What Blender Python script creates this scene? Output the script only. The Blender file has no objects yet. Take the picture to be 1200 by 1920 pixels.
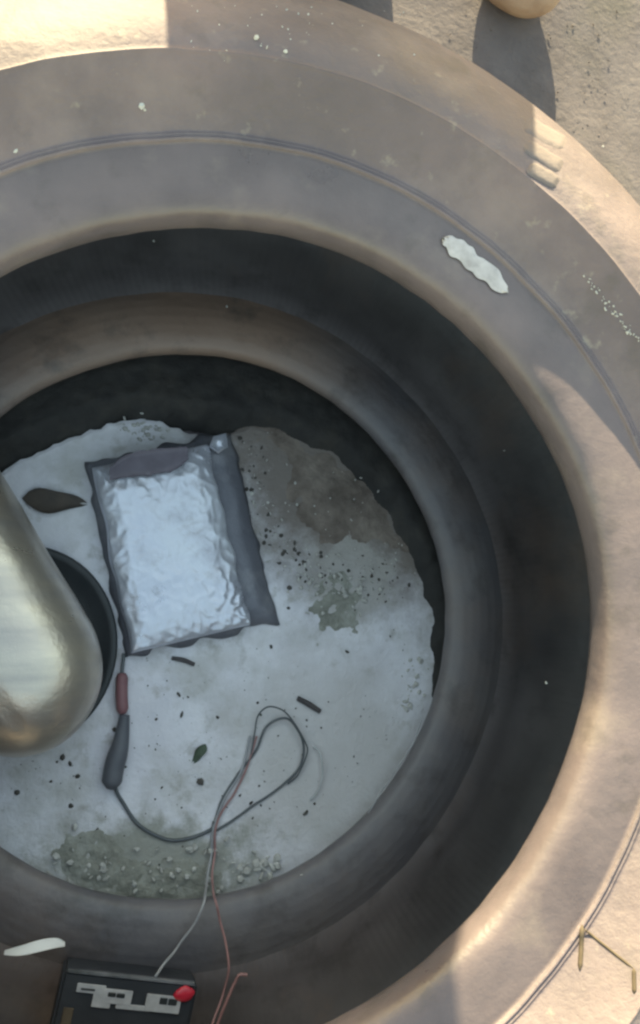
import bpy, bmesh, math, random
from mathutils import Vector, Matrix, noise, Euler
random.seed(7)
SC = bpy.context.scene
COL = SC.collection
R = math.radians

# ------------------------------------------------------------------ camera
CAMP = Vector((-0.0799, -0.0196, 0.6409))
CAMR = Euler((0.1492, -0.2738, 0.0), 'XYZ')
FPX = 1635.3
cd = bpy.data.cameras.new('camera'); cam = bpy.data.objects.new('camera', cd); COL.objects.link(cam)
cam.location = CAMP; cam.rotation_euler = CAMR
cd.sensor_fit = 'VERTICAL'; cd.sensor_height = 24; cd.lens = 24 * FPX / 1920
cd.clip_start = 0.01; cd.clip_end = 200
SC.camera = cam

# ------------------------------------------------------------------ world, sun, exposure
SUN_EL = 17.0
SUN_AZ = -2.0                      # degrees from +Y towards +X
w = bpy.data.worlds.new('World'); SC.world = w; w.use_nodes = True
wn = w.node_tree.nodes; wl = w.node_tree.links
sky = wn.new('ShaderNodeTexSky'); sky.sky_type = 'NISHITA'; sky.sun_disc = False
sky.sun_elevation = R(SUN_EL); sky.sun_rotation = R(SUN_AZ)
sky.dust_density = 0.8; sky.air_density = 2.2; sky.ozone_density = 0.0
bg = wn['Background']; bg.inputs['Strength'].default_value = 0.15
wl.new(sky.outputs[0], bg.inputs['Color'])
sd = bpy.data.lights.new('sun', 'SUN'); sun = bpy.data.objects.new('sun', sd); COL.objects.link(sun)
sd.energy = 5.0; sd.angle = R(0.5); sd.color = (1.0, 0.86, 0.52)
e, a = R(SUN_EL), R(SUN_AZ)
TOSUN = Vector((math.cos(e) * math.sin(a), math.cos(e) * math.cos(a), math.sin(e)))
sun.rotation_euler = TOSUN.to_track_quat('Z', 'Y').to_euler()
sun.location = TOSUN * 5
SC.view_settings.view_transform = 'Standard'; SC.view_settings.look = 'None'
SC.view_settings.gamma = 1.0; SC.view_settings.use_curve_mapping = False
SC.view_settings.exposure = 1.78
SC.cycles.filter_width = 2.5             # the phone picture is a little soft

# ------------------------------------------------------------------ helpers
def P(u, v, z):
    """world point at height z that lies on the line of sight of a photo pixel (used for measuring sizes and places)"""
    d = CAMR.to_matrix() @ Vector(((u - 600) / FPX, -(v - 960) / FPX, -1))
    return CAMP + d * ((z - CAMP.z) / d.z)

def tag(o, label=None, cat=None, group=None, kind=None):
    if label: o['label'] = label
    if cat: o['category'] = cat
    if group: o['group'] = group
    if kind: o['kind'] = kind
    return o

def empty(name, loc=(0, 0, 0)):
    o = bpy.data.objects.new(name, None); COL.objects.link(o); o.location = loc
    o.empty_display_size = 0.03
    return o

def mesh_obj(name, verts, faces, mat, parent=None, smooth=True):
    m = bpy.data.meshes.new(name); m.from_pydata([tuple(v) for v in verts], [], faces); m.update()
    if smooth:
        m.polygons.foreach_set('use_smooth', [True] * len(m.polygons))
    m.materials.append(mat)
    o = bpy.data.objects.new(name, m); COL.objects.link(o)
    if parent:
        o.parent = parent
        o.matrix_parent_inverse = Matrix.Translation(parent.location).inverted()
    return o

def bm_obj(name, bm, mat, parent=None, smooth=True):
    m = bpy.data.meshes.new(name); bm.normal_update(); bm.to_mesh(m); bm.free()
    if smooth:
        m.polygons.foreach_set('use_smooth', [True] * len(m.polygons))
    m.materials.append(mat)
    o = bpy.data.objects.new(name, m); COL.objects.link(o)
    if parent:
        o.parent = parent
        o.matrix_parent_inverse = Matrix.Translation(parent.location).inverted()
    return o

def catmull(pts, n=8):
    pts = [Vector(p) for p in pts]
    q = [pts[0] * 2 - pts[1]] + pts + [pts[-1] * 2 - pts[-2]]
    out = []
    for i in range(1, len(q) - 2):
        for k in range(n):
            t = k / n
            a_, b, c, d = q[i - 1], q[i], q[i + 1], q[i + 2]
            out.append(0.5 * ((2 * b) + (c - a_) * t + (2 * a_ - 5 * b + 4 * c - d) * t * t + (3 * b - a_ - 3 * c + d) * t ** 3))
    out.append(pts[-1])
    return out

def tube(name, pts, rad, mat, parent=None, n=8, seg=8, wob=0.0):
    c = catmull(pts, n); V = []; F = []
    up = Vector((0, 0, 1))
    N = len(c)
    for i, p in enumerate(c):
        t = (c[min(i + 1, N - 1)] - c[max(i - 1, 0)]).normalized()
        x = t.cross(up)
        if x.length < 1e-3: x = t.cross(Vector((1, 0, 0)))
        x.normalize(); y = x.cross(t)
        r = rad(i / (N - 1)) if callable(rad) else rad
        pw = p + Vector((noise.noise(p * 60), noise.noise(p * 60 + Vector((9, 3, 1))), 0)) * wob
        for k in range(seg):
            an = 2 * math.pi * k / seg
            V.append(pw + x * (math.cos(an) * r) + y * (math.sin(an) * r))
    for i in range(N - 1):
        for k in range(seg):
            F.append((i * seg + k, i * seg + (k + 1) % seg, (i + 1) * seg + (k + 1) % seg, (i + 1) * seg + k))
    F.append(tuple(range(seg - 1, -1, -1))); F.append(tuple(range((N - 1) * seg, N * seg)))
    return mesh_obj(name, V, F, mat, parent)

# ------------------------------------------------------------------ materials
def mat(name, cols, scale=20.0, rough=0.8, metal=0.0, bump=0.0, bscale=None, detail=6, ramp=None, spec=0.5, coat=0.0,
        rough_var=0.0, extra=None):
    """noise-mixed colours (list of rgb), bump from a finer noise"""
    m = bpy.data.materials.new(name); m.use_nodes = True
    nt = m.node_tree; n = nt.nodes; l = nt.links
    b = n['Principled BSDF']
    b.inputs['Roughness'].default_value = rough; b.inputs['Metallic'].default_value = metal
    b.inputs['Specular IOR Level'].default_value = spec
    if coat: b.inputs['Coat Weight'].default_value = coat; b.inputs['Coat Roughness'].default_value = 0.1
    tc = n.new('ShaderNodeTexCoord')
    nz = n.new('ShaderNodeTexNoise'); nz.inputs['Scale'].default_value = scale; nz.inputs['Detail'].default_value = detail
    nz.inputs['Roughness'].default_value = 0.6
    l.new(tc.outputs['Object'], nz.inputs['Vector'])
    cr = n.new('ShaderNodeValToRGB'); els = cr.color_ramp.elements
    pos = ramp or [0.3 + 0.4 * i / max(1, len(cols) - 1) for i in range(len(cols))]
    els[0].position = pos[0]; els[0].color = (*cols[0], 1)
    els[1].position = pos[-1]; els[1].color = (*cols[-1], 1)
    for p_, c_ in list(zip(pos, cols))[1:-1]:
        x = els.new(p_); x.color = (*c_, 1)
    l.new(nz.outputs['Fac'], cr.inputs['Fac'])
    l.new(cr.outputs['Color'], b.inputs['Base Color'])
    if rough_var:
        mr = n.new('ShaderNodeMapRange'); mr.inputs['To Min'].default_value = rough - rough_var
        mr.inputs['To Max'].default_value = min(1, rough + rough_var); mr.inputs['From Min'].default_value = .3
        mr.inputs['From Max'].default_value = .7
        l.new(nz.outputs['Fac'], mr.inputs['Value']); l.new(mr.outputs[0], b.inputs['Roughness'])
    if bump:
        nb = n.new('ShaderNodeTexNoise'); nb.inputs['Scale'].default_value = bscale or scale * 6
        nb.inputs['Detail'].default_value = 8; nb.inputs['Roughness'].default_value = 0.65
        l.new(tc.outputs['Object'], nb.inputs['Vector'])
        bp = n.new('ShaderNodeBump'); bp.inputs['Strength'].default_value = 1.0; bp.inputs['Distance'].default_value = bump
        l.new(nb.outputs['Fac'], bp.inputs['Height']); l.new(bp.outputs[0], b.inputs['Normal'])
    if extra: extra(nt, b, tc, cr, nz)
    return m

def second_layer(colour, scale, lo, hi, amount=1.0, off=(3, 1, 7)):
    """a second, larger noise lays another colour over the first (dust, stains)"""
    def f(nt, b, tc, cr, nz):
        n, l = nt.nodes, nt.links
        mp = n.new('ShaderNodeMapping'); mp.inputs['Location'].default_value = off
        l.new(tc.outputs['Object'], mp.inputs['Vector'])
        q = n.new('ShaderNodeTexNoise'); q.inputs['Scale'].default_value = scale; q.inputs['Detail'].default_value = 7
        q.inputs['Roughness'].default_value = 0.62
        l.new(mp.outputs[0], q.inputs['Vector'])
        mr = n.new('ShaderNodeMapRange'); mr.inputs['From Min'].default_value = lo; mr.inputs['From Max'].default_value = hi
        mr.inputs['To Max'].default_value = amount
        l.new(q.outputs['Fac'], mr.inputs['Value'])
        mx = n.new('ShaderNodeMix'); mx.data_type = 'RGBA'
        mx.inputs['B'].default_value = (*colour, 1)
        l.new(mr.outputs[0], mx.inputs['Factor']); l.new(cr.outputs['Color'], mx.inputs['A'])
        l.new(mx.outputs['Result'], b.inputs['Base Color'])
    return f

def layers(*fs):
    """stack several second_layer() steps one over the other"""
    def f(nt, b, tc, cr, nz):
        src = cr.outputs['Color']
        class O: pass
        for g in fs:
            k = O(); k.outputs = {'Color': src}
            g(nt, b, tc, k, nz)
            src = b.inputs['Base Color'].links[0].from_socket
    return f

def radial(nt, tc):
    """distance from the tyre's axis and angle round it, as sockets"""
    n, l = nt.nodes, nt.links
    sx = n.new('ShaderNodeSeparateXYZ'); l.new(tc.outputs['Object'], sx.inputs[0])
    a_ = n.new('ShaderNodeMath'); a_.operation = 'MULTIPLY'; l.new(sx.outputs[0], a_.inputs[0]); l.new(sx.outputs[0], a_.inputs[1])
    b_ = n.new('ShaderNodeMath'); b_.operation = 'MULTIPLY_ADD'; l.new(sx.outputs[1], b_.inputs[0]); l.new(sx.outputs[1], b_.inputs[1]); l.new(a_.outputs[0], b_.inputs[2])
    c_ = n.new('ShaderNodeMath'); c_.operation = 'SQRT'; l.new(b_.outputs[0], c_.inputs[0])
    d_ = n.new('ShaderNodeMath'); d_.operation = 'ARCTAN2'; l.new(sx.outputs[1], d_.inputs[0]); l.new(sx.outputs[0], d_.inputs[1])
    return c_.outputs[0], d_.outputs[0]

def rubber_relief(cords=420, rings=0.0, depth=.0003):
    """fine cord lines running round the angle, mould rings along the radius, scuffs"""
    def f(nt, b, tc, cr, nz):
        n, l = nt.nodes, nt.links
        rr, an = radial(nt, tc)
        def wave(src, k):
            m_ = n.new('ShaderNodeMath'); m_.operation = 'MULTIPLY'; m_.inputs[1].default_value = k; l.new(src, m_.inputs[0])
            s1 = n.new('ShaderNodeMath'); s1.operation = 'SINE'; l.new(m_.outputs[0], s1.inputs[0]); return s1.outputs[0]
        big = n.new('ShaderNodeTexNoise'); big.inputs['Scale'].default_value = 14; big.inputs['Detail'].default_value = 5
        l.new(tc.outputs['Object'], big.inputs['Vector'])
        ad = n.new('ShaderNodeMath'); ad.operation = 'MULTIPLY'; l.new(wave(an, cords), ad.inputs[0]); l.new(big.outputs['Fac'], ad.inputs[1])
        ad2 = n.new('ShaderNodeMath'); ad2.operation = 'MULTIPLY_ADD'; ad2.inputs[1].default_value = rings
        l.new(wave(rr, 900), ad2.inputs[0]); l.new(ad.outputs[0], ad2.inputs[2])
        sc1 = n.new('ShaderNodeTexNoise'); sc1.inputs['Scale'].default_value = 120; sc1.inputs['Detail'].default_value = 8
        l.new(tc.outputs['Object'], sc1.inputs['Vector'])
        ad3 = n.new('ShaderNodeMath'); ad3.operation = 'MULTIPLY_ADD'; ad3.inputs[1].default_value = 2.4
        l.new(sc1.outputs['Fac'], ad3.inputs[0]); l.new(ad2.outputs[0], ad3.inputs[2])
        bp = n.new('ShaderNodeBump'); bp.inputs['Distance'].default_value = depth; bp.inputs['Strength'].default_value = 1
        l.new(ad3.outputs[0], bp.inputs['Height']); l.new(bp.outputs[0], b.inputs['Normal'])
    return f

def dust_shade_by_radius(colour, r_in, r_out, amount=1.0, ragged=.05):
    """dust colour fading away from the opening, painting in the shade of the cavity, with a ragged limit"""
    def f(nt, b, tc, cr, nz):
        n, l = nt.nodes, nt.links
        rr, an = radial(nt, tc)
        q = n.new('ShaderNodeTexNoise'); q.inputs['Scale'].default_value = 13; q.inputs['Detail'].default_value = 7
        l.new(tc.outputs['Object'], q.inputs['Vector'])
        ma = n.new('ShaderNodeMath'); ma.operation = 'MULTIPLY_ADD'; ma.inputs[1].default_value = ragged
        l.new(q.outputs['Fac'], ma.inputs[0]); l.new(rr, ma.inputs[2])
        mr = n.new('ShaderNodeMapRange'); mr.interpolation_type = 'SMOOTHSTEP'
        mr.inputs['From Min'].default_value = r_in + ragged * .5; mr.inputs['From Max'].default_value = r_out + ragged * .5
        mr.inputs['To Min'].default_value = amount; mr.inputs['To Max'].default_value = 0
        l.new(ma.outputs[0], mr.inputs['Value'])
        mx = n.new('ShaderNodeMix'); mx.data_type = 'RGBA'; mx.inputs['B'].default_value = (*colour, 1)
        l.new(mr.outputs[0], mx.inputs['Factor']); l.new(cr.outputs['Color'], mx.inputs['A'])
        l.new(mx.outputs['Result'], b.inputs['Base Color'])
    return f

def stain(colour, centre, rad, soft, amount=1.0, ragged=.05, scale=26, stretch=(1, 1)):
    """a blotch of spilt soil with a ragged rim"""
    def f(nt, b, tc, cr, nz):
        n, l = nt.nodes, nt.links
        mp = n.new('ShaderNodeMapping'); mp.vector_type = 'POINT'
        mp.inputs['Location'].default_value = (-centre[0] * stretch[0], -centre[1] * stretch[1], 0); mp.inputs['Scale'].default_value = (stretch[0], stretch[1], 0)
        l.new(tc.outputs['Object'], mp.inputs['Vector'])
        ln_ = n.new('ShaderNodeVectorMath'); ln_.operation = 'LENGTH'; l.new(mp.outputs[0], ln_.inputs[0])
        q = n.new('ShaderNodeTexNoise'); q.inputs['Scale'].default_value = scale; q.inputs['Detail'].default_value = 9; q.inputs['Roughness'].default_value = .68
        l.new(tc.outputs['Object'], q.inputs['Vector'])
        ma = n.new('ShaderNodeMath'); ma.operation = 'MULTIPLY_ADD'; ma.inputs[1].default_value = ragged * 2
        l.new(q.outputs['Fac'], ma.inputs[0]); l.new(ln_.outputs['Value'], ma.inputs[2])
        mr = n.new('ShaderNodeMapRange'); mr.interpolation_type = 'SMOOTHSTEP'
        mr.inputs['From Min'].default_value = rad - soft + ragged; mr.inputs['From Max'].default_value = rad + soft + ragged
        mr.inputs['To Min'].default_value = amount; mr.inputs['To Max'].default_value = 0
        l.new(ma.outputs[0], mr.inputs['Value'])
        mx = n.new('ShaderNodeMix'); mx.data_type = 'RGBA'; mx.inputs['B'].default_value = (*colour, 1)
        l.new(mr.outputs[0], mx.inputs['Factor']); l.new(cr.outputs['Color'], mx.inputs['A'])
        l.new(mx.outputs['Result'], b.inputs['Base Color'])
    return f

M = {}
M['ground'] = mat('dusty_ground', [(0.078, 0.067, 0.073), (0.116, 0.100, 0.108), (0.148, 0.128, 0.134)], 14, .95, bump=.0016, bscale=130,
                  extra=second_layer((0.092, 0.083, 0.076), 9, .5, .68, .7))
M['soil'] = mat('brown_soil', [(0.128, 0.104, 0.089), (0.204, 0.168, 0.145), (0.289, 0.246, 0.212)], 60, .9, bump=.002, bscale=240)
M['lip_shade'] = mat('black_lip_shade', [(.012, .011, .011), (.022, .02, .019), (.04, .035, .03)], 40, .7, bump=.0008, bscale=260)
M['slab'] = mat('pale_cement', [(.69, .68, .745), (.775, .765, .825), (.83, .82, .87)], 26, .75, bump=.0012, bscale=260,
                extra=layers(second_layer((.50, .49, .48), 15, .47, .66, .85), second_layer((.40, .385, .36), 60, .56, .70, .7, (1, 8, 2)),
                             stain((.19, .160, .14), (.155, .175), .158, .035, .95, .06),
                             stain((.45, .43, .41), (.125, .03), .035, .012, .8, .03, 60),
                             stain((.60, .575, .575), (.10, -.10), .07, .035, .85, .04),
                             stain((.30, .30, .26), (-.02, -.178), .036, .014, .9, .04, 50, (.5, 1))))
M['sidewall'] = mat('dusty_sidewall', [(0.105, 0.084, 0.094), (0.146, 0.116, 0.127), (0.196, 0.152, 0.161)], 11, .64, bump=.0010, bscale=150,
                    rough_var=.12, extra=layers(second_layer((0.248, 0.199, 0.197), 14, .5, .72, .7), second_layer((0.090, 0.078, 0.074), 24, .56, .72, .65, (2, 5, 1)), second_layer((0.300, 0.263, 0.225), 90, .62, .72, .5, (6, 2, 4))))
M['bead'] = mat('bead_rubber', [(0.099, 0.079, 0.085), (0.135, 0.108, 0.114), (0.165, 0.130, 0.136)], 16, .36, bump=.0005, bscale=160, rough_var=.12,
                extra=layers(second_layer((0.220, 0.179, 0.161), 22, .56, .7, .5), second_layer((0.071, 0.060, 0.058), 30, .56, .7, .5, (4, 4, 1))))
M['tread'] = mat('tread_rubber', [(0.125, 0.104, 0.108), (0.172, 0.142, 0.140), (0.211, 0.175, 0.168)], 18, .85, bump=.001, bscale=140)
M['liner'] = mat('inner_liner', [(0.068, 0.061, 0.065), (0.088, 0.080, 0.082), (0.115, 0.100, 0.099)], 9, .5, rough_var=.12,
                 extra=layers(dust_shade_by_radius((0.317, 0.284, 0.290), .225, .295, 1.0, .05), second_layer((0.297, 0.176, 0.108), 7, .52, .7, .3),  # dust falloff also paints in the shade of the deep cavity
                              second_layer((0.068, 0.061, 0.061), 30, .52, .7, .5, (4, 9, 1)), rubber_relief(300, .05, .00022)))
M['lowbead'] = mat('lower_bead_rubber', [(0.107, 0.103, 0.116), (0.143, 0.134, 0.145), (0.188, 0.172, 0.174)], 12, .5, rough_var=.12,
                   extra=layers(stain((0.357, 0.224, 0.147), (-.03, .225), .13, .06, .6, .05, 12), second_layer((0.196, 0.152, 0.134), 9, .5, .66, .5), second_layer((0.063, 0.056, 0.054), 34, .54, .7, .55, (4, 9, 1)), rubber_relief(0, .12, .0003)))
M['scuff'] = mat('white_scuff', [(.34, .31, .31), (.52, .48, .48), (.62, .575, .575)], 60, .8, bump=.0002, bscale=300)
M['grime'] = mat('dark_grime', [(.06, .045, .03), (.11, .085, .06)], 80, .9)
M['mould'] = mat('moulded_bar', [(.30, .27, .215), (.38, .34, .27)], 30, .75, bump=.0005, bscale=200)
M['foil'] = mat('silver_film', [(0.552, 0.570, 0.662), (0.662, 0.685, 0.773), (0.754, 0.782, 0.856)], 18, .36, metal=.5, bump=.0004, bscale=38, rough_var=.14,
                extra=layers(second_layer((0.313, 0.304, 0.359), 20, .56, .72, .6), second_layer((0.386, 0.368, 0.368), 60, .56, .7, .5, (8, 1, 3))))
M['flange'] = mat('slate_film', [(0.122, 0.126, 0.155), (0.194, 0.198, 0.230)], 22, .5, metal=.1, bump=.0016, bscale=70, extra=second_layer((0.302, 0.302, 0.324), 26, .5, .68, .7))
M['packet_shade'] = mat('violet_shade', [(.10, .085, .11), (.17, .15, .19)], 40, .5, extra=second_layer((.4, .39, .45), 50, .55, .7, .7))
def streaks(nt, b, tc, cr, nz):
    n, l = nt.nodes, nt.links
    mp = n.new('ShaderNodeMapping'); mp.inputs['Rotation'].default_value = (0, 0, R(62)); mp.inputs['Scale'].default_value = (7, 70, 30)
    l.new(tc.outputs['Object'], mp.inputs['Vector'])
    q = n.new('ShaderNodeTexNoise'); q.inputs['Scale'].default_value = 1.0; q.inputs['Detail'].default_value = 6
    l.new(mp.outputs[0], q.inputs['Vector'])
    mr = n.new('ShaderNodeMapRange'); mr.inputs['From Min'].default_value = .4; mr.inputs['From Max'].default_value = .7
    l.new(q.outputs['Fac'], mr.inputs['Value'])
    mx = n.new('ShaderNodeMix'); mx.data_type = 'RGBA'; mx.inputs['B'].default_value = (.44, .40, .37, 1)
    l.new(mr.outputs[0], mx.inputs['Factor']); l.new(cr.outputs['Color'], mx.inputs['A']); l.new(mx.outputs['Result'], b.inputs['Base Color'])
    m2 = n.new('ShaderNodeMapRange'); m2.inputs['To Min'].default_value = .2; m2.inputs['To Max'].default_value = .42
    l.new(q.outputs['Fac'], m2.inputs['Value']); l.new(m2.outputs[0], b.inputs['Roughness'])
M['steel'] = mat('satin_steel', [(0.523, 0.461, 0.395), (0.597, 0.532, 0.449), (0.672, 0.597, 0.503)], 9, .3, metal=.75, bump=.0016, bscale=20,
                 extra=layers(streaks, second_layer((0.429, 0.357, 0.287), 22, .52, .7, .4)))
M['black'] = mat('black_plastic', [(.018, .022, .026), (.03, .034, .038)], 40, .45, bump=.0003, bscale=300)
M['case'] = mat('dark_case', [(.022, .025, .032), (.04, .044, .052)], 30, .4, bump=.0003, bscale=260)
M['casetrim'] = mat('grey_case_edge', [(.05, .055, .06), (.20, .205, .23)], 60, .45)
M['panel'] = mat('pale_panel', [(.28, .285, .31), (.48, .485, .51)], 80, .5)
M['red'] = mat('red_plastic', [(.42, .012, .035), (.52, .03, .055)], 40, .35)
M['redsleeve'] = mat('maroon_sleeve', [(.19, .085, .10), (.28, .14, .15)], 60, .5)
M['slate'] = mat('slate_sleeve', [(.08, .085, .105), (.14, .145, .165)], 40, .55)
M['greywire'] = mat('grey_wire', [(.27, .27, .29), (.38, .38, .40)], 80, .45)
M['darkwire'] = mat('dark_wire', [(.075, .085, .095), (.12, .13, .14)], 80, .4)
M['pinkwire'] = mat('pink_wire', [(.30, .16, .16), (.40, .22, .21)], 80, .45)
M['clear'] = mat('pale_thread', [(.42, .43, .44), (.55, .56, .57)], 80, .3)
M['leaf'] = mat('dry_leaf', [(.06, .05, .045), (.10, .08, .065)], 80, .8, bump=.0006, bscale=200)
M['green'] = mat('green_leaf', [(.05, .075, .05), (.09, .12, .08)], 80, .7)
M['twig'] = mat('twig_bark', [(.055, .05, .055), (.095, .085, .085)], 80, .85, bump=.0005, bscale=300)
M['stone'] = mat('peach_stone', [(0.286, 0.190, 0.136), (0.354, 0.245, 0.177), (0.394, 0.286, 0.211)], 26, .7, bump=.001, bscale=120)
M['crumb'] = mat('pale_crumb', [(.40, .39, .37), (.6, .59, .56)], 90, .85)
M['darkcrumb'] = mat('dark_crumb', [(.05, .045, .04), (.11, .10, .09)], 90, .9)
M['moss'] = mat('grey_green_dirt', [(.24, .24, .21), (.34, .34, .30), (.46, .46, .43)], 70, .95, bump=.003, bscale=220)
M['shadow_caster_wood'] = mat('caster_wood', [(.20, .17, .14), (.28, .24, .20)], 12, .85, bump=.001, bscale=60)

# ------------------------------------------------------------------ ground
def build_ground():
    V, F = [], []
    xs = [-12, -6, -3, -1.5, -.8] + [-.5 + .02 * i for i in range(81)] + [1.5, 3, 6, 12]
    ys = [-12, -6, -3, -1.5, -.8] + [-.5 + .02 * i for i in range(81)] + [1.5, 3, 6, 12]
    for y in ys:
        for x in xs:
            h = 0.0
            if -.5 <= x <= 1.1 and -.5 <= y <= 1.1:
                k = min(1, max(0, (math.hypot(x, y) - .40) / .05))
                h = k * (0.004 * noise.fractal(Vector((x * 9, y * 9, 2)), 1, 2, 4))
            V.append((x, y, h))
    nx = len(xs)
    for j in range(len(ys) - 1):
        for i in range(nx - 1):
            F.append((j * nx + i, j * nx + i + 1, (j + 1) * nx + i + 1, (j + 1) * nx + i))
    o = mesh_obj('ground', V, F, M['ground']); o['kind'] = 'structure'
build_ground()

# pale cement patch inside the tyre: its broken edge on the far side, the rest runs under the bead
def build_slab():
    edge = [(-40, 905), (11, 880), (70, 848), (130, 822), (190, 802), (225, 790), (262, 786), (300, 790), (335, 806), (400, 822), (470, 800),
            (560, 815), (650, 850), (730, 915), (790, 980)]
    top = [P(u, v, .006) for u, v in edge]
    ring = []
    a0 = math.atan2(top[-1].y, top[-1].x); a1 = math.atan2(top[0].y, top[0].x) - 2 * math.pi
    for i in range(1, 60):
        an = a0 + (a1 - a0) * i / 60
        ring.append(Vector((math.cos(an) * .212, math.sin(an) * .212, .006)))
    t2 = []
    for i in range(len(top) - 1):
        for k in range(6):
            p = top[i].lerp(top[i + 1], k / 6)
            p = p + Vector((noise.noise(p * 140), noise.noise(p * 140 + Vector((5, 5, 5))), 0)) * .0022
            t2.append(p)
    t2.append(top[-1])
    loop = t2 + ring
    bm = bmesh.new()
    vt = [bm.verts.new((p.x, p.y, .006)) for p in loop]
    vi = [bm.verts.new((p.x * .985, p.y * .985 - 0.0, .0068)) for p in loop]
    vb = [bm.verts.new((p.x * 1.004, p.y * 1.004, -.002)) for p in loop]
    n = len(loop)
    for i in range(n):
        j = (i + 1) % n
        bm.faces.new((vt[i], vb[i], vb[j], vt[j])); bm.faces.new((vi[i], vt[i], vt[j], vi[j]))
    f = bm.faces.new(vi)
    bmesh.ops.triangulate(bm, faces=[f])
    bmesh.ops.recalc_face_normals(bm, faces=bm.faces)
    o = bm_obj('concrete_floor', bm, M['slab'], smooth=False); o['kind'] = 'structure'
build_slab()
SLAB = .0068

# ------------------------------------------------------------------ tyre
ZS = -.014                       # profile heights below were measured 18 mm above the ground
UP_OUT = [(.2000, .2280), (.2008, .2325), (.2040, .2362), (.2090, .2374), (.2150, .2381), (.2215, .2385), (.2280, .2387), (.2335, .2388),
          (.2368, .2389), (.2378, .2407), (.2390, .2413), (.2400, .2404), (.2412, .2411), (.2424, .2407), (.2450, .2424), (.2520, .2480), (.2600, .2550), (.2665, .2606),
          (.2695, .2630), (.2710, .2644), (.2725, .2636), (.2800, .2630), (.2900, .2607), (.3030, .2555), (.3180, .2475), (.3330, .2370),
          (.3480, .2235), (.3600, .2095), (.3680, .1965), (.3715, .1905), (.3735, .1915), (.3765, .1880), (.3800, .1780)]
TREAD_UP = [(.3800, .1780), (.3840, .1700), (.3855, .1630), (.3780, .1620), (.3780, .1570), (.3865, .1560), (.3870, .1440), (.3790, .1430)]
UP_IN = [(.2000, .2280), (.2010, .2235), (.2050, .2200), (.2120, .2185), (.2220, .2195), (.2350, .2250), (.2500, .2340), (.2650, .2430),
         (.2800, .2460), (.2950, .2430), (.3120, .2345), (.3300, .2210), (.3460, .2050), (.3580, .1850), (.3650, .1620), (.3670, .1390)]
def low(p):
    r, z = p
    wgt = min(1, max(0, (.29 - r) / .09))
    return (r - .0135 * wgt, .278 - z)
def dense(c, n=3):
    return [(v.x, v.y) for v in catmull([Vector((r, z, 0)) for r, z in c], n)]
def outer_z(r):
    pr = UPD
    for i in range(len(pr) - 1):
        if pr[i][0] <= r <= pr[i + 1][0]:
            t = (r - pr[i][0]) / max(1e-9, pr[i + 1][0] - pr[i][0])
            return pr[i][1] + (pr[i + 1][1] - pr[i][1]) * t + ZS
    return pr[-1][1] + ZS
def wob(an, r, z):
    """old tyres are never quite round: gentle waves and sags"""
    k = .0011 * math.sin(2 * an + .6) + .0007 * math.sin(5 * an + 1.3)
    k += .0006 * noise.noise(Vector((math.cos(an) * 14, math.sin(an) * 14, r * 40)))
    d = .0005 * noise.noise(Vector((math.cos(an) * 11, math.sin(an) * 11, r * 60)))
    d += .0012 * noise.noise(Vector((math.cos(an) * 2.2, math.sin(an) * 2.2, r * 12)))
    if z > .2 and r < .30:                         # the opening is stretched a little at the near side
        da = math.atan2(math.sin(an + 1.92), math.cos(an + 1.92))
        k += .013 * math.exp(-(da / .62) ** 2) * min(1, (.30 - r) / .06)
    return r + k, z + d
def revolve(name, prof, m, parent, seg=288):
    V, F = [], []
    n = len(prof)
    for s in range(seg):
        an = 2 * math.pi * s / seg
        for r, z in prof:
            rr, zz = wob(an, r, z)
            V.append((rr * math.cos(an), rr * math.sin(an), max(zz + ZS, .0004)))
    for s in range(seg):
        t = (s + 1) % seg
        for k in range(n - 1):
            F.append((s * n + k, t * n + k, t * n + k + 1, s * n + k + 1))
    return mesh_obj(name, V, F, m, parent)
UPD = dense(UP_OUT)
TOE = [(.2040, .2120), (.2022, .2165), (.2012, .2215), (.2010, .2270), (.2022, .2318), (.2060, .2358), (.2115, .2376), (.2170, .2382)]
TOE_IN = [(.2040, .2120), (.2068, .2082), (.2120, .2065), (.2200, .2085), (.2350, .2250)]
tyre = empty('tyre')
tag(tyre, 'large dusty black rubber tyre lying flat on the ground, filling the picture', 'tyre')
ib = next(i for i, p in enumerate(UPD) if p[0] >= .2370)
it = next(i for i, p in enumerate(UPD) if p[0] >= .3680)
upin = dense(UP_IN)
jin = next(i for i, p in enumerate(upin) if p[0] >= .2350)
b = revolve('bead', dense(TOE_IN)[::-1][:-1] + dense(TOE)+ [p for p in UPD[1:ib + 1] if p[0] > .2175], M['bead'], tyre); b['label'] = 'raised upper bead ring round the opening'
s_ = revolve('sidewall', UPD[ib:it + 1], M['sidewall'], tyre); s_['label'] = 'dusty tan upper sidewall'
trd = UPD[it:] + TREAD_UP[1:]
trd = trd + [(r, .278 - z) for r, z in trd[::-1]]
revolve('tread', trd, M['tread'], tyre, 288)
lowd = [low(p) for p in UPD]; lin = [low(p) for p in upin]
revolve('sidewall', lowd[ib:it + 1][::-1], M['sidewall'], tyre)
lb = revolve('bead', lowd[1:ib + 1][::-1] + lin[:jin + 1], M['lowbead'], tyre); lb['label'] = 'dark lower bead ring framing the floor'
uplin = dense(TOE_IN)[-1:] + upin[jin + 1:]
ln = revolve('inner_liner', uplin + lin[jin:-1][::-1], M['liner'], tyre); ln['label'] = 'black inside of the tyre, dusty towards the floor, cavity shade painted in'

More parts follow.
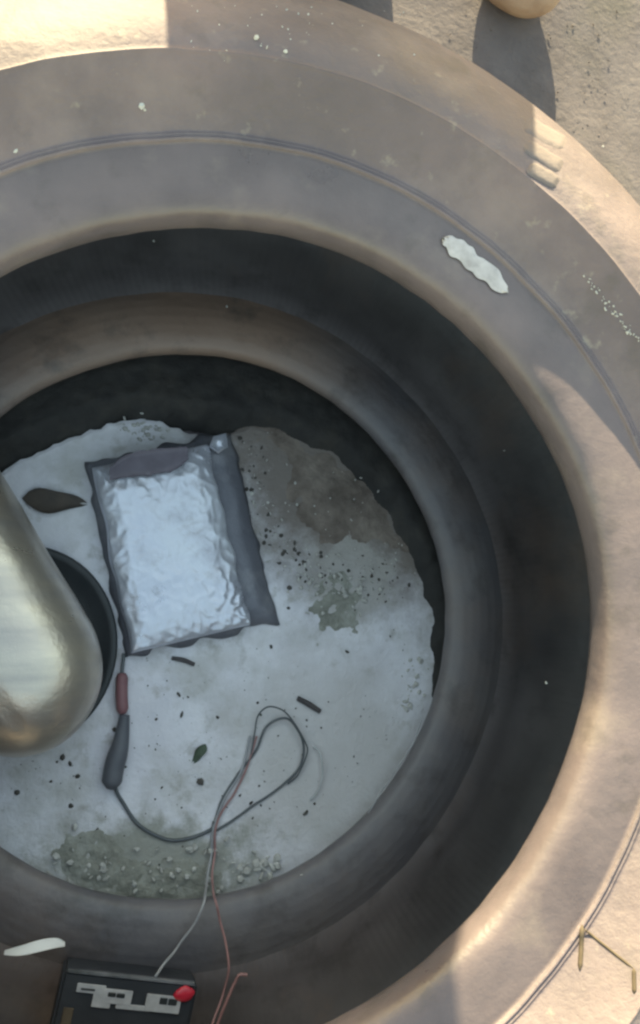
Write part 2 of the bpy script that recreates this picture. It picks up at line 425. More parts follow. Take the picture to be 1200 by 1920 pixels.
def S(u, v, lift=0.0):
    """point of the tyre's upper outside under a photo pixel"""
    z = .235
    for _ in range(40):
        p = P(u, v, z); r = math.hypot(p.x, p.y); z = z * .5 + .5 * outer_z(min(max(r, .2), .379))
    an = math.atan2(p.y, p.x); r = math.hypot(p.x, p.y)
    rr, zz = wob(an, r, outer_z(min(max(r, .2), .379)) - ZS)
    return Vector((p.x, p.y, zz + ZS + lift))

# white paint scrape beside the bead: a ragged thin crust that follows the rubber
def crust(name, axis, width, m, seed, thick=.0009, nl=46, nw=9, holes=True):
    random.seed(seed)
    V, F, keep = [], [], {}
    c = catmull([Vector((u, v, 0)) for u, v in axis], 12)
    L = len(c) - 1
    for i in range(nl + 1):
        q = c[min(L, round(i / nl * L))]; q2 = c[min(L, round(i / nl * L) + 1)] if i < nl else c[L]
        q0 = c[max(0, round(i / nl * L) - 1)]
        t = (q2 - q0).normalized(); nn = Vector((-t.y, t.x, 0))
        for j in range(nw + 1):
            s = j / nw * 2 - 1
            prof = math.sin(math.pi * min(1, max(0, i / nl))) ** .35 if holes else min(1, .55 + 5 * min(i / nl, 1 - i / nl))
            e_ = width * prof * (1 + (.6 if holes else .12) * noise.noise(Vector((i * .22, s * .6, seed))))
            pt = q + nn * (s * e_) + t * ((9 if holes else 2) * noise.noise(Vector((j * .8, 1, seed + 4))))
            edge = min(1, 3.2 * (1 - abs(s)), 8 * min(i / nl, 1 - i / nl))
            V.append(S(pt.x, pt.y, (.0010 if holes else .0002) + thick * edge * (1 + (.5 * noise.noise(Vector((i * .15, j * .4, seed))) if holes else 0))))
    for i in range(nl):
        for j in range(nw):
            if not holes or noise.noise(Vector((i * .10, j * .33, seed + 11))) > -.7 - .25 * (1 - abs(j / nw * 2 - 1)):
                k = i * (nw + 1) + j
                F.append((k, k + 1, k + nw + 2, k + nw + 1))
    return mesh_obj(name, V, F, m, tyre)
sc_ = crust('paint_scrape', [(832, 448), (862, 470), (900, 502), (950, 548)], 18, M['scuff'], 3, .0003, 36, 10)
sc_['label'] = 'ragged white paint scrape by the bead'
# moulded bars on the sunlit shoulder
def bar(name, p0, p1, r, m, lift=.0004, n=14):
    pts = [S(p0[0] + (p1[0] - p0[0]) * i / 6, p0[1] + (p1[1] - p0[1]) * i / 6, lift) for i in range(7)]
    return tube(name, pts, lambda t: r * min(1, .25 + 6 * min(t, 1 - t)), m, tyre, 4, 8)
for k_, (p0, p1) in enumerate((((985, 230), (1060, 272)), ((985, 270), (1054, 314)), ((992, 312), (1046, 344)))):
    ax_ = [(p0[0] + (p1[0] - p0[0]) * i / 4, p0[1] + (p1[1] - p0[1]) * i / 4) for i in range(5)]
    crust('moulded_bar', ax_, 15 - k_, M['tread'], 40 + k_, .0011, 24, 8, False)
# crack marks on the sunlit sidewall, lower right
for p0, p1, rr in (((1090, 1732), (1085, 1818), .0012), ((1092, 1740), (1186, 1815), .0007), ((1187, 1815), (1187, 1862), .0011)):
    bar('scored_line', p0, p1, rr, M['grime'], .0011)

# ------------------------------------------------------------------ board added out of view, cut to throw the straight-edged shade over the tyre
def build_caster():
    yb = .61
    def hit(p):                                     # follow the sunbeam from a shade edge back to the added board
        t = (yb - p.y) / TOSUN.y
        return p + TOSUN * t
    l0 = hit(S(312, 60)); r1 = hit(S(1000, 362)); r2 = hit(S(852, 1828)); r0 = hit(S(1000, 200))
    th = .018
    pts = [(l0.x, 0), (r0.x, 0), (r0.x, r0.z), (r1.x, r1.z), (r2.x, r2.z), (r2.x, 1.6), (l0.x, 1.6)]
    bm = bmesh.new()
    f = [bm.verts.new((x, yb, z)) for x, z in pts]; g = [bm.verts.new((x, yb + th, z)) for x, z in pts]
    bm.faces.new(f); bm.faces.new(g[::-1])
    for i in range(len(f)): bm.faces.new((f[i], g[i], g[(i + 1) % len(f)], f[(i + 1) % len(f)]))
    bmesh.ops.recalc_face_normals(bm, faces=bm.faces)
    bmesh.ops.bevel(bm, geom=bm.edges[:], offset=.002, segments=2, affect='EDGES')
    o = bm_obj('shadow_caster', bm, M['shadow_caster_wood'], smooth=False)
    tag(o, 'unseen added board beyond the tyre that throws the straight-edged shadow', 'caster')
build_caster()

# ------------------------------------------------------------------ soil, moss, crumbs inside the tyre
def inside(poly, u, v):
    c = False; n = len(poly)
    for i in range(n):
        x0, y0 = poly[i]; x1, y1 = poly[(i + 1) % n]
        if (y0 > v) != (y1 > v) and u < (x1 - x0) * (v - y0) / (y1 - y0) + x0: c = not c
    return c
def dist_edge(poly, u, v):
    best = 1e9; n = len(poly)
    for i in range(n):
        a_ = Vector(poly[i]); b_ = Vector(poly[(i + 1) % n]); p = Vector((u, v)); ab = b_ - a_
        t = max(0, min(1, (p - a_).dot(ab) / ab.length_squared)); best = min(best, (p - a_ - ab * t).length)
    return best
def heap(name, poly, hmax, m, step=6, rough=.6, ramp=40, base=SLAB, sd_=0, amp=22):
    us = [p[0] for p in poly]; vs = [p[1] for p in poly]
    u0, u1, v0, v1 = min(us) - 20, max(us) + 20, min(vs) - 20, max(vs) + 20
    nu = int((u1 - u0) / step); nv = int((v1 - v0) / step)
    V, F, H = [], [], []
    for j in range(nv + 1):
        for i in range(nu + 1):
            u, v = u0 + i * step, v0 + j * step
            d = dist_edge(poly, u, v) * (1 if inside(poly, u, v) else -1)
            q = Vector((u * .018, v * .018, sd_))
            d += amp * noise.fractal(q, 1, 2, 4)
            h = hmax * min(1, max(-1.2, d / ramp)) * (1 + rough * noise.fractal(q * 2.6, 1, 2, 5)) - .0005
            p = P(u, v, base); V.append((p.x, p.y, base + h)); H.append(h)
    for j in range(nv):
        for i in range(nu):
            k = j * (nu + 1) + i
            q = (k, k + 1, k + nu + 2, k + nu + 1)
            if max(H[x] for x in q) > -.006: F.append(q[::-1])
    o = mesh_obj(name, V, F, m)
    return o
soil_poly = [(460, 815), (520, 850), (540, 930), (560, 990), (600, 1030), (690, 1020), (780, 1050), (800, 1040), (745, 960), (690, 890), (610, 830), (520, 800)]
tag(heap('soil', soil_poly, .0022, M['soil'], 6, .9, 50, amp=24), 'dark brown loose soil over the far side of the cement floor', 'soil', kind='stuff')
lip_shade_poly = [(-40, 885), (20, 858), (120, 808), (230, 772), (330, 780), (430, 796), (520, 806), (620, 856), (700, 930), (752, 1010), (790, 1090), (806, 1160), (812, 1240), (806, 1310),
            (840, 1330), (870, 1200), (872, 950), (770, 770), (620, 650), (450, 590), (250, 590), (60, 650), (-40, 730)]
tag(heap('lip_shade', lip_shade_poly, .0075, M['lip_shade'], 6, .12, 30, sd_=14, amp=12), 'soil painted black as shade under the far lip of the tyre', 'lip_shade', kind='stuff')  # dark soil painted near-black for the shade under the far lip
tag(heap('wet_cement_lumps', [(575, 1090), (640, 1070), (690, 1110), (680, 1200), (600, 1190), (560, 1150)], .0012, M['moss'], 5, 1.3, 40, sd_=5),
    'low grey lumps of dirt on the cement right of the silver packet', 'dirt', kind='stuff')
tag(heap('moss', [(80, 1600), (120, 1552), (200, 1540), (230, 1580), (330, 1600), (420, 1600), (440, 1690), (250, 1710), (120, 1670)], .0016, M['moss'], 5, 1.3, 45, sd_=9),
    'grey green dirt crust along the near edge of the floor', 'dirt', kind='stuff')
def crumbs(name, spots, m, label, cat, base=None, seed=1):
    random.seed(seed)
    V, F = [], []
    for u, v, s, z in spots:
        c = P(u, v, z) if z is not None else S(u, v)
        k = len(V); ang = random.random() * 6.28; el = random.uniform(.28, 1)
        ring = []
        for lv, rr in ((0, .75), (.5, 1), (1, .55)):
            for q in range(6):
                an = ang + q * math.pi / 3
                rad = s * rr * random.uniform(.7, 1.25)
                x = math.cos(an) * rad; y = math.sin(an) * rad * el
                V.append((c.x + x * math.cos(ang) - y * math.sin(ang), c.y + x * math.sin(ang) + y * math.cos(ang), c.z + s * .9 * lv))
        for lv in range(2):
            for q in range(6):
                F.append((k + lv * 6 + q, k + lv * 6 + (q + 1) % 6, k + lv * 6 + 6 + (q + 1) % 6, k + lv * 6 + 6 + q))
        F.append(tuple(k + 12 + q for q in range(6)))
    o = mesh_obj(name, V, F, m, smooth=False)
    return tag(o, label, cat, kind='stuff')
random.seed(21)
ds = []
for _ in range(280):                                # dark specks over the cement
    u = random.uniform(15, 760); v = random.gauss(1420, 130)
    if 1180 < v < 1660 and (u - 320) ** 2 + (v - 1180) ** 2 < 460 ** 2 and not (u < 215 and v < 1420):
        ds.append((u, v, random.choice([.0003, .0003, .0004, .0004, .0005, .0006, .0008, .0011]), SLAB))
for u, v, s in ((542, 1102, .0022), (540, 1140, .0015), (650, 1222, .0018), (508, 1213, .0016), (335, 1302, .0022), (340, 1340, .0024),
                (408, 1345, .0016), (118, 1420, .0022), (132, 1432, .002), (145, 1455, .0017), (33, 1485, .002), (133, 1510, .002), (572, 1524, .0026), (375, 1465, .003),
                (215, 1368, .002), (470, 1505, .002)):
    ds.append((u, v, s, SLAB))
ps = []
random.seed(5)
for _ in range(70):
    u = random.uniform(450, 760); v = random.uniform(850, 1120); ps.append((u, v, random.choice([.0006, .0009, .0013]), SLAB + .002))
for _ in range(60):
    u = random.uniform(560, 700); v = random.gauss(1110, 35); ps.append((u, v, random.choice([.001, .0016, .0022]), SLAB + .002))
rim = [(452, 830), (470, 930), (490, 1000), (545, 1045), (600, 1068), (680, 1085), (770, 1090)]
for _ in range(220):
    t = random.random() * 5.999; i_ = int(t); q_ = t - i_
    u = rim[i_][0] + (rim[i_ + 1][0] - rim[i_][0]) * q_ + random.gauss(0, 22); v = rim[i_][1] + (rim[i_ + 1][1] - rim[i_][1]) * q_ + random.gauss(0, 22)
    (ps if random.random() < .35 else ds).append((u, v, random.choice([.0004, .0006, .0008, .0012, .0018]), SLAB))
for _ in range(70):
    u = random.uniform(90, 440); v = random.gauss(1630, 30)
    ps.append((u, v, random.choice([.0012, .0018, .0026]), SLAB + .002))
for _ in range(26):
    ps.append((random.gauss(488, 22), random.gauss(1632, 14), random.choice([.0018, .0028, .0035]), SLAB))
for _ in range(40):
    ps.append((random.gauss(280, 24), random.gauss(806, 12), random.choice([.0008, .0014, .0022]), SLAB))
for _ in range(30):
    t = random.random(); ps.append((785 - 25 * t + random.gauss(0, 10), 1230 + 110 * t, random.choice([.001, .0018, .0024]), SLAB))
crumbs('dirt_specks', ds, M['darkcrumb'], 'dark specks of dirt strewn over the pale cement', 'dirt', seed=3)
crumbs('cement_crumbs', ps, M['crumb'], 'pale crumbs of broken cement and grit on the floor', 'grit', seed=4)
# grit on the rubber itself
rs = [(265, 200, .0022, None), (270, 206, .0014, None), (30, 283, .0016, None), (500, 90, .0013, None), (480, 72, .0016, None), (535, 98, .0013, None),
      (1118, 1288, .0012, None), (1130, 275, .001, None)]
random.seed(8)
for _ in range(45): rs.append((random.uniform(330, 800), random.uniform(10, 120), random.choice([.0003, .0005, .0007]), None))
for _ in range(60):
    t = random.random(); rs.append((1100 + 100 * t + random.gauss(0, 3), 522 + 125 * t + random.gauss(0, 4), random.choice([.0004, .0006, .0008]), None))
for u, v in ((740, 500), (250, 430), (288, 452), (190, 445), (470, 418), (945, 845), (565, 1640), (425, 575)):
    rs.append((u, v, .0011, .045))
crumbs('grit', rs, M['crumb'], 'bits of pale grit lying on the tyre', 'grit', seed=6)

# ------------------------------------------------------------------ small litter, each a thing
def leaf(name, p0, p1, wpx, m, z, label, cat, curl=.003, parent=None):
    a_, b_ = P(*p0, z), P(*p1, z); L = (b_ - a_); n = Vector((-L.y, L.x, 0)).normalized()
    wd = wpx / 2900
    V, F = [], []
    for lay in (0, .0005):
        for i in range(13):
            t = i / 12; ww = wd * .5 * math.sin(math.pi * t ** .8) ** .8 + .0003
            for j in range(5):
                s = j / 2 - 1
                p = a_ + L * t + n * (s * ww * (1 + .2 * math.sin(7 * t + s)))
                V.append((p.x, p.y, z + .0006 + lay + curl * (s * s) * math.sin(math.pi * t) + .0012 * math.sin(5 * t)))
    for i in range(12):
        for j in range(4):
            k = i * 5 + j; F.append((k, k + 5, k + 6, k + 1)); k += 65; F.append((k, k + 1, k + 6, k + 5))
    for i in range(12):
        for j in (0, 4):
            k = i * 5 + j; F.append((k, k + 5, k + 70, k + 65))
    o = mesh_obj(name, V, F, m)
    return tag(o, label, cat)
leaf('dry_leaf', (42, 935), (165, 945), 46, M['leaf'], SLAB, 'small dark dry leaf between the shiny flask and the silver packet', 'leaf')
leaf('leaf_scrap', (385, 1395), (360, 1432), 18, M['green'], SLAB, 'tiny dark green leaf scrap on the pale cement inside the cord loop', 'leaf', .001)
tag(tube('twig', [P(558, 1309, SLAB + .0016), P(580, 1321, SLAB + .002), P(600, 1334, SLAB + .0016)], lambda t: .0021 - .0007 * abs(t - .5), M['twig'], n=5),
    'short straight dark twig above the wire loops', 'twig')
tag(tube('twig', [P(322, 1234, SLAB + .001), P(345, 1238, SLAB + .0016), P(364, 1246, SLAB + .001)], lambda t: .0017 - .0006 * abs(t - .5), M['twig'], n=5),
    'tiny dark twig at the bottom edge of the silver packet', 'twig')

# ------------------------------------------------------------------ silver packet
def build_packet():
    TL, TR, BR, BL = (160, 868), (432, 812), (518, 1166), (236, 1234)
    root = empty('silver_packet', P(340, 1020, SLAB))
    tag(root, 'flat crinkled silver blue film packet lying on the cement floor', 'packet')
    def bil(s, t):
        u = (TL[0] * (1 - s) + TR[0] * s) * (1 - t) + (BL[0] * (1 - s) + BR[0] * s) * t
        v = (TL[1] * (1 - s) + TR[1] * s) * (1 - t) + (BL[1] * (1 - s) + BR[1] * s) * t
        return u, v
    # sealed dark skirt
    nu, nv = 44, 56
    V, F = [], []
    for j in range(nv + 1):
        for i in range(nu + 1):
            s, t = i / nu, j / nv
            u, v = bil(s, t); ed = min(s, 1 - s, t, 1 - t)
            wv = 12 * noise.noise(Vector((u * .03, v * .03, 1))) * (1 if ed < .001 else 0)
            p = P(u + wv, v + wv, SLAB)
            z = SLAB + .0012 + .016 * min(1, ed / .10) ** .7 * .55 + .0022 * abs(noise.noise(Vector((u * .035, v * .02, 3))))
            V.append((p.x, p.y, z))
    for j in range(nv):
        for i in range(nu):
            k = j * (nu + 1) + i; F.append((k, k + nu + 1, k + nu + 2, k + 1))
    f = mesh_obj('sealed_skirt', V, F, M['flange'], root); f['label'] = 'dark slate sealed border of the packet'
    mo = f.modifiers.new('thick', 'SOLIDIFY'); mo.thickness = .0006; mo.offset = -1
    # crinkled body
    nu, nv = 90, 110
    V, F = [], []
    for j in range(nv + 1):
        for i in range(nu + 1):
            s, t = i / nu, j / nv
            S_ = .04 + s * .80 + .03 * noise.noise(Vector((t * 5, 2, s))) * (1 - s) ; T_ = .022 + t * .963
            if s > .98: S_ += .02 * noise.noise(Vector((t * 9, 7, 1)))
            u, v = bil(S_, T_)
            ed = min(s, 1 - s, t, 1 - t)
            q = Vector((u * .012, v * .012, 0))
            ridge = 1 - abs(noise.noise(q + Vector((0, 0, 4)))) * 2
            ridge2 = 1 - abs(noise.noise(Vector((u * .05 + v * .02, v * .045 - u * .02, 8)))) * 2
            ridge3 = 1 - abs(noise.noise(Vector((u * .03 - v * .012, v * .022 + u * .02, 21)))) * 2
            right = max(0, s - .45) * max(0, t - .4) * 3.3
            h = .0125 + .0075 * min(1, ed / .16) ** .55 + .0008 * ridge + (.0005 + .0013 * min(1, right)) * ridge2 ** 2 * (1 if ridge2 > 0 else 0) + .0006 * ridge3
            h += .0008 * noise.noise(q * .6 + Vector((3, 3, 9)))
            p = P(u, v, SLAB + .016)
            V.append((p.x, p.y, SLAB + h if ed > 0 else SLAB + .009))
    for j in range(nv):
        for i in range(nu):
            k = j * (nu + 1) + i; F.append((k, k + nu + 1, k + nu + 2, k + 1))
    bdy = mesh_obj('film_body', V, F, M['foil'], root); bdy['label'] = 'bright crinkled silver film'
    V, F = [], []  # dark patch painting shade onto the film near the top
    c_ = [(205, 884), (240, 868), (285, 862), (325, 856), (352, 846)]
    cm = catmull([Vector((u, v, 0)) for u, v in c_], 5)
    for lay in (0, -.0004):
        for i, q in enumerate(cm):
            t = i / (len(cm) - 1)
            for j in range(5):
                sg = j / 2 - 1
                p = P(q.x, q.y + 6 + sg * 24 * math.sin(math.pi * (.08 + .86 * t)) ** .5 + 4 * noise.noise(Vector((i * .6, j, 3))), SLAB + .02)
                V.append((p.x, p.y, SLAB + .0232 + .001 * noise.noise(Vector((i * .5, j * .7, 1))) + lay))
    n_ = len(cm) * 5
    for i in range(len(cm) - 1):
        for j in range(4):
            k = i * 5 + j; F.append((k, k + 5, k + 6, k + 1)); F.append((n_ + k, n_ + k + 1, n_ + k + 6, n_ + k + 5))
        for j in (0, 4):
            k = i * 5 + j; F.append((k, k + 5, n_ + k + 5, n_ + k))
    f2 = mesh_obj('shade_patch', V, F, M['packet_shade'], root); f2['label'] = 'dark violet patch painted as shade near the packet top'
    # little turned-up white corner at the top right
    V = [P(392, 838, SLAB + .014), P(400, 818, SLAB + .02), P(424, 812, SLAB + .024), P(428, 838, SLAB + .016), P(410, 850, SLAB + .015)]
    V = V + [v - Vector((0, 0, .0008)) for v in V]
    F = [(0, 1, 2, 3, 4)[::-1], (5, 6, 7, 8, 9)] + [(i, (i + 1) % 5, (i + 1) % 5 + 5, i + 5) for i in range(5)]
    c = mesh_obj('corner_tab', V, F, M['foil'], root); c['label'] = 'turned-up pale corner'
build_packet()

# ------------------------------------------------------------------ flask lying at the left
def build_flask():
    rad = .052
    c = P(26, 1243, rad + SLAB)
    up = P(22 - 42, 1243 - 90, rad + SLAB); ax = (up - c); ax.z = 0; ax.normalize()
    side = Vector((-ax.y, ax.x, 0)); upv = Vector((0, 0, 1))
    root = empty('flask', (c.x, c.y, SLAB))
    tag(root, 'shiny pale grey rounded flask lying at the left edge of the picture', 'flask')
    prof = [(-rad * 1.12 * math.cos(t), rad * math.sin(t)) for t in [i * math.pi / 2 / 22 for i in range(23)]]
    prof += [(.02, rad * .985), (.05, rad * .95), (.10, rad * .88), (.135, rad * .82), (.155, rad * .76), (.168, rad * .66), (.175, rad * .5)]
    seg = 72
    V, F = [], []
    for x, r in prof:
        for k in range(seg):
            an = 2 * math.pi * k / seg
            d = side * math.cos(an) + upv * math.sin(an)
            p = c + ax * x + d * r
            dn = noise.noise(Vector((p.x * 22, p.y * 22, p.z * 22))) * .0016
            cr = .0012 * math.exp(-((p.x - c.x + .022 + (p.y - c.y) * .8) / .003) ** 2) * (r > .04)
            V.append(p - d * (dn + cr) * min(1, r / .03))
    n = len(prof)
    for i in range(n - 1):
        for k in range(seg):
            F.append((i * seg + k, i * seg + (k + 1) % seg, (i + 1) * seg + (k + 1) % seg, (i + 1) * seg + k))
    o = mesh_obj('flask_body', V, F, M['steel'], root)
    bm = bmesh.new()      # neck with cap, beyond the picture's left edge
    V, F = [], []
    cp = [(.175, .0), (.175, rad * .52), (.178, rad * .56), (.205, rad * .56), (.21, rad * .5), (.21, 0.0)]
    for x, r in cp:
        for k in range(40):
            an = 2 * math.pi * k / 40
            V.append(c + ax * x + (side * math.cos(an) + upv * math.sin(an)) * (r + 1e-5))
    for i in range(len(cp) - 1):
        for k in range(40):
            F.append((i * 40 + k, i * 40 + (k + 1) % 40, (i + 1) * 40 + (k + 1) % 40, (i + 1) * 40 + k))
    bm.free()
    mesh_obj('cap', V, F, M['black'], root)
    # low black disc set under the flask
    V, F = [], []
    cc = P(46, 1212, SLAB + .006)
    prf = [(.062, .0), (.0655, .002), (.0660, .005), (.0645, .0065), (.060, .005), (.054, .002), (.045, .001)]
    for r, z in prf:
        for k in range(64):
            an = 2 * math.pi * k / 64
            V.append((cc.x + r * math.cos(an) * .93, cc.y + r * math.sin(an) * 1.04, SLAB + z))
    for i in range(len(prf) - 1):
        for k in range(64):
            F.append((i * 64 + k, i * 64 + (k + 1) % 64, (i + 1) * 64 + (k + 1) % 64, (i + 1) * 64 + k))
    F.append(tuple(6 * 64 + k for k in range(64)))
    d = mesh_obj('dark_disc', V, F, M['black'])
    tag(d, 'black low disc under the shiny flask', 'disc')
build_flask()

# ------------------------------------------------------------------ wires
zs = SLAB
def W(lst, h=.0015):
    return [P(q[0], q[1], zs + (q[2] if len(q) > 2 else h)) for q in lst]
cab = empty('cord', P(225, 1400, SLAB))
tag(cab, 'dark cord with maroon and slate sleeves curving from the silver packet', 'cord')
tube('cord_core', W([(232, 1225, .004), (228, 1270, .005), (230, 1320, .004), (226, 1400, .004), (216, 1470, .003), (232, 1508), (262, 1548), (310, 1574), (352, 1572), (395, 1556), (402, 1540)]),
     .0013, M['darkwire'], cab, wob=.0004)
q = tube('sleeve', W([(229, 1262, .005), (228, 1300, .006), (230, 1338, .005)]), lambda t: .0042 * min(1, .6 + 4 * min(t, 1 - t)), M['redsleeve'], cab, n=8, seg=14); q['label'] = 'maroon sleeve'
q = tube('sleeve', W([(234, 1340, .005), (226, 1395, .007), (214, 1440, .007), (208, 1478, .005)]), lambda t: (.0034 + .0034 * min(1, 2 * t)) * min(1, .5 + 5 * (1 - t)), M['slate'], cab, n=8, seg=14); q['label'] = 'fat slate sleeve'
lp = tube('wire_loop', W([(398, 1556), (416, 1500), (446, 1452), (480, 1408), (500, 1362, .003), (536, 1347, .005), (560, 1370, .005), (570, 1402, .005), (562, 1440, .004), (530, 1472), (480, 1508), (438, 1538), (402, 1560)]),
          .0009, M['darkwire'], n=10, wob=.0006)
tag(lp, 'larger dark thin wire loop on the cement', 'wire')
lp = tube('wire_loop', W([(470, 1420), (478, 1375, .003), (484, 1342, .006), (504, 1325, .008), (530, 1332, .008), (552, 1356, .0075), (572, 1390, .007), (576, 1412, .006), (560, 1452, .004), (540, 1470)]),
          .0006, M['darkwire'], n=10, wob=.0006)
tag(lp, 'small thin wire loop rising above the larger one', 'wire')
lp = tube('thread', W([(588, 1400), (600, 1412, .004), (605, 1448, .004), (598, 1480, .003), (582, 1500)]), .0007, M['clear'], n=10)
tag(lp, 'thin pale thread curl right of the wire loops', 'thread')
BZ = .053
lp = tube('wire', [P(470, 1380, zs + .002), P(455, 1440, zs + .002), P(425, 1490, zs + .002), P(402, 1545, zs + .002), P(396, 1600, zs + .004), P(388, 1650, .022), P(382, 1690, BZ), P(362, 1735, BZ), P(330, 1780, .05), P(304, 1812, .06), P(290, 1832, .068)],
          .0009, M['greywire'], n=10, wob=.0008)
tag(lp, 'grey wire running from the floor over the bead to the black box', 'wire')
lp = tube('wire', [P(482, 1380, zs + .0015), P(464, 1436, zs + .0015), P(440, 1486, zs + .0015), P(408, 1540, zs + .003), P(402, 1600, zs + .004), P(398, 1650, .022), P(404, 1690, BZ), P(412, 1725, BZ), P(424, 1770, .054), P(428, 1815, .055), P(420, 1860, .05), P(396, 1925, .055)],
          .0008, M['pinkwire'], n=10, wob=.0008)
tag(lp, 'pinkish wire running down beside the black box', 'wire')
lp = tube('wire', [P(462, 1828, .062), P(448, 1828, .062), P(440, 1842, .06), P(424, 1880, .058), P(404, 1930, .056)], .0010, M['pinkwire'], n=10, wob=.0006)
tag(lp, 'pinkish wire with a bent tip right of the black box', 'wire')
bead_glint = tube('thread', [P(792, 1350, .047), P(775, 1395, .0475), P(745, 1440, .0475), P(712, 1490, .0475), P(690, 1525, .047)], .0005, M['greywire'], n=10, wob=.001)  # pale strand painted in for glints on the bead edge
tag(bead_glint, 'pale strand painted as glints along the lower bead', 'thread')

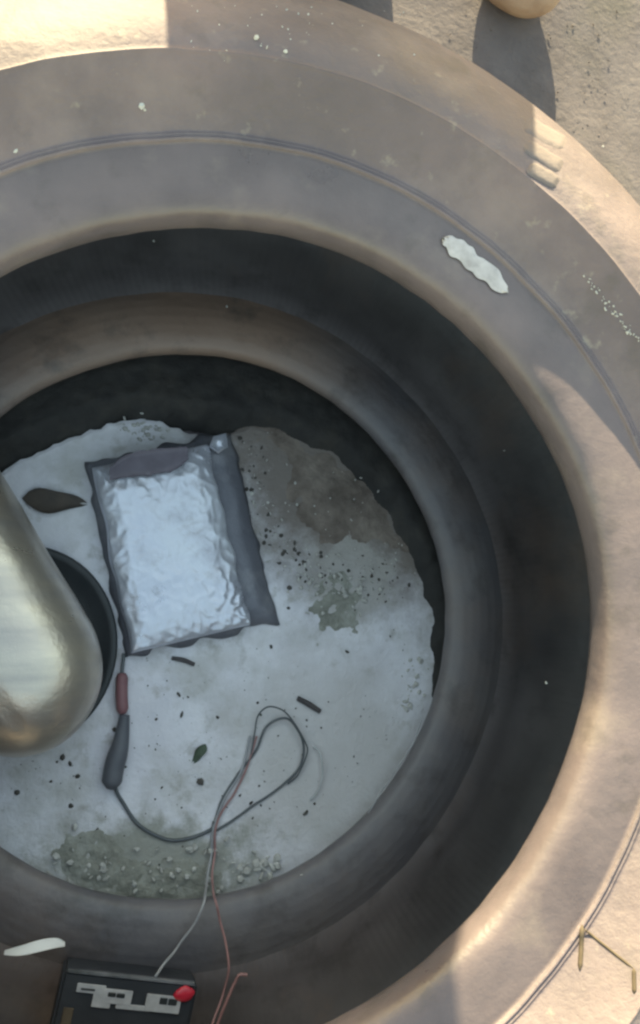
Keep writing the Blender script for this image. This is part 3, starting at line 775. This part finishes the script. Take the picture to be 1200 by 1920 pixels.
# ------------------------------------------------------------------ black box
def build_box():
    zt = .070
    A_, B_ = P(120, 1818, zt), P(372, 1845, zt)
    ex = (B_ - A_); L = ex.length; ex.normalize(); ey = Vector((-ex.y, ex.x, 0)) * -1      # ey points away (down the picture)
    root = empty('black_box', A_ + ex * L / 2 + Vector((0, 0, -.024)))
    tag(root, 'small black electronic box with red button at the bottom left', 'box')
    D, H = .062, .024
    def boxm(name, x0, x1, y0, y1, z0, z1, m, parent=root, bev=.0012):
        bm = bmesh.new()
        vs = []
        for z in (z0, z1):
            for x, y in ((x0, y0), (x1, y0), (x1, y1), (x0, y1)):
                p = A_ + ex * x + ey * y; vs.append(bm.verts.new((p.x, p.y, zt + z)))
        for f in ((0, 1, 2, 3), (4, 5, 6, 7), (0, 1, 5, 4), (1, 2, 6, 5), (2, 3, 7, 6), (3, 0, 4, 7)):
            bm.faces.new([vs[i] for i in f])
        bmesh.ops.recalc_face_normals(bm, faces=bm.faces)
        bmesh.ops.bevel(bm, geom=bm.edges[:], offset=bev, segments=3, affect='EDGES')
        o = bm_obj(name, bm, m, None, smooth=False)
        o.parent = parent
        if parent is root: o.matrix_parent_inverse = Matrix.Translation(root.location).inverted()
        return o
    boxm('case', 0, L, 0, D, -H, 0, M['case'], bev=.002)
    q = boxm('case_edge', .002, L - .002, -.0006, .0014, -.003, .0008, M['casetrim'], bev=.0004); q['label'] = 'pale worn edge'
    def at(u, v):
        p = P(u, v, zt) - A_; return p.dot(ex), p.dot(ey)
    def plate(u0, v0, u1, v1, m, h, name, z0=.0, parent=root):
        x0, y0 = at(u0, v0); x1, y1 = at(u1, v1)
        return boxm(name, min(x0, x1), max(x0, x1), min(y0, y1), max(y0, y1), z0, z0 + h, m, parent, .0003)
    pa = plate(146, 1842, 196, 1864, M['panel'], .0015, 'panel_piece')
    plate(152, 1850, 178, 1857, M['case'], .0019, 'slot', 0, pa)
    plate(176, 1860, 205, 1890, M['panel'], .0013, 'panel_piece')
    pa = plate(196, 1852, 244, 1884, M['panel'], .0017, 'panel_piece')
    plate(203, 1858, 216, 1868, M['black'], .0021, 'slot', 0, pa); plate(219, 1860, 233, 1870, M['black'], .0021, 'slot', 0, pa)
    plate(218, 1880, 280, 1896, M['panel'], .0014, 'panel_piece')
    pa = plate(276, 1862, 334, 1900, M['panel'], .0018, 'panel_piece')
    plate(300, 1868, 312, 1882, M['black'], .0022, 'slot', 0, pa); plate(316, 1870, 330, 1884, M['black'], .0022, 'slot', 0, pa)
    x, y = at(346, 1862)
    cpt = A_ + ex * x + ey * y
    V, F = [], []
    rr = .0064
    for i in range(7):
        th_ = i * math.pi / 2 / 6
        for k in range(24):
            an = 2 * math.pi * k / 24
            ir = rr * (.86 + .25 * noise.noise(Vector((math.cos(an), math.sin(an), 2.5))))
            V.append((cpt.x + 1.1 * ir * math.cos(th_) * math.cos(an), cpt.y + .8 * ir * math.cos(th_) * math.sin(an), zt + .0010 + .0024 * math.sin(th_)))
    for k in range(24): V.append((cpt.x + .8 * rr * math.cos(k * math.pi / 12), cpt.y + .6 * rr * math.sin(k * math.pi / 12), zt - .0005))
    for i in range(6):
        for k in range(24): F.append((i * 24 + k, i * 24 + (k + 1) % 24, (i + 1) * 24 + (k + 1) % 24, (i + 1) * 24 + k))
    for k in range(24): F.append((168 + k, 168 + (k + 1) % 24, (k + 1) % 24, k))
    o = mesh_obj('button', V, F, M['red'], root); o['label'] = 'round red button'
    q = plate(120, 1888, 131, 1925, M['grime'], .001, 'tan_strip')
build_box()

# ------------------------------------------------------------------ stone and grit on the ground, top right
def build_stone():
    bm = bmesh.new()
    bmesh.ops.create_icosphere(bm, subdivisions=5, radius=1)
    c = P(985, -52, .028)
    for v in bm.verts:
        n = v.co.copy()
        d = 1 + .05 * noise.noise(n * 1.6) + .012 * noise.noise(n * 6)
        v.co = Vector((n.x * .041 * d, n.y * .036 * d, n.z * .027 * d)) + Vector((c.x, c.y, .025))
    o = bm_obj('rounded_stone', bm, M['stone'])
    tag(o, 'smooth peach coloured stone on the ground at the top right', 'stone')
build_stone()
random.seed(17)
gs = []
for _ in range(220):
    u, v = random.uniform(560, 1230), random.uniform(-60, 420)
    p = P(u, v, 0)
    if math.hypot(p.x, p.y) > .40: gs.append((u, v, random.choice([.0005, .0007, .001, .0014]), -.0004))
crumbs('gravel', gs, M['ground'], 'fine gravel on the dusty ground outside the tyre', 'gravel', seed=12)

# white strip painted as a sun glint on the lower bead, bottom left
def build_glint():
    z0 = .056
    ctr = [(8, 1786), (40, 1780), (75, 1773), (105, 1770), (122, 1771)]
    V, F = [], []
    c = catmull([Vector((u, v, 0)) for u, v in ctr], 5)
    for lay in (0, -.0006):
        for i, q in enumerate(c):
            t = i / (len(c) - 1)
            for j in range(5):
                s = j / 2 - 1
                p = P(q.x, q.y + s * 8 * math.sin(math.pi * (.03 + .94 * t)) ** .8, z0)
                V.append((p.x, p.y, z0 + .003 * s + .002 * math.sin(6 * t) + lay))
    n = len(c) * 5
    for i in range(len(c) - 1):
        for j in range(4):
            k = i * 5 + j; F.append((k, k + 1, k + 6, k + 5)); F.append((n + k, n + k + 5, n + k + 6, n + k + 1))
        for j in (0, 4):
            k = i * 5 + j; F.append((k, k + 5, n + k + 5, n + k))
    m = mat('white_glint', [(.82, .82, .82), (.9, .9, .9)], 60, .18, coat=.6)
    tag(mesh_obj('glint_strip', V, F, m), 'white strip painted as a glint on the rubber above the black box', 'glint')
build_glint()
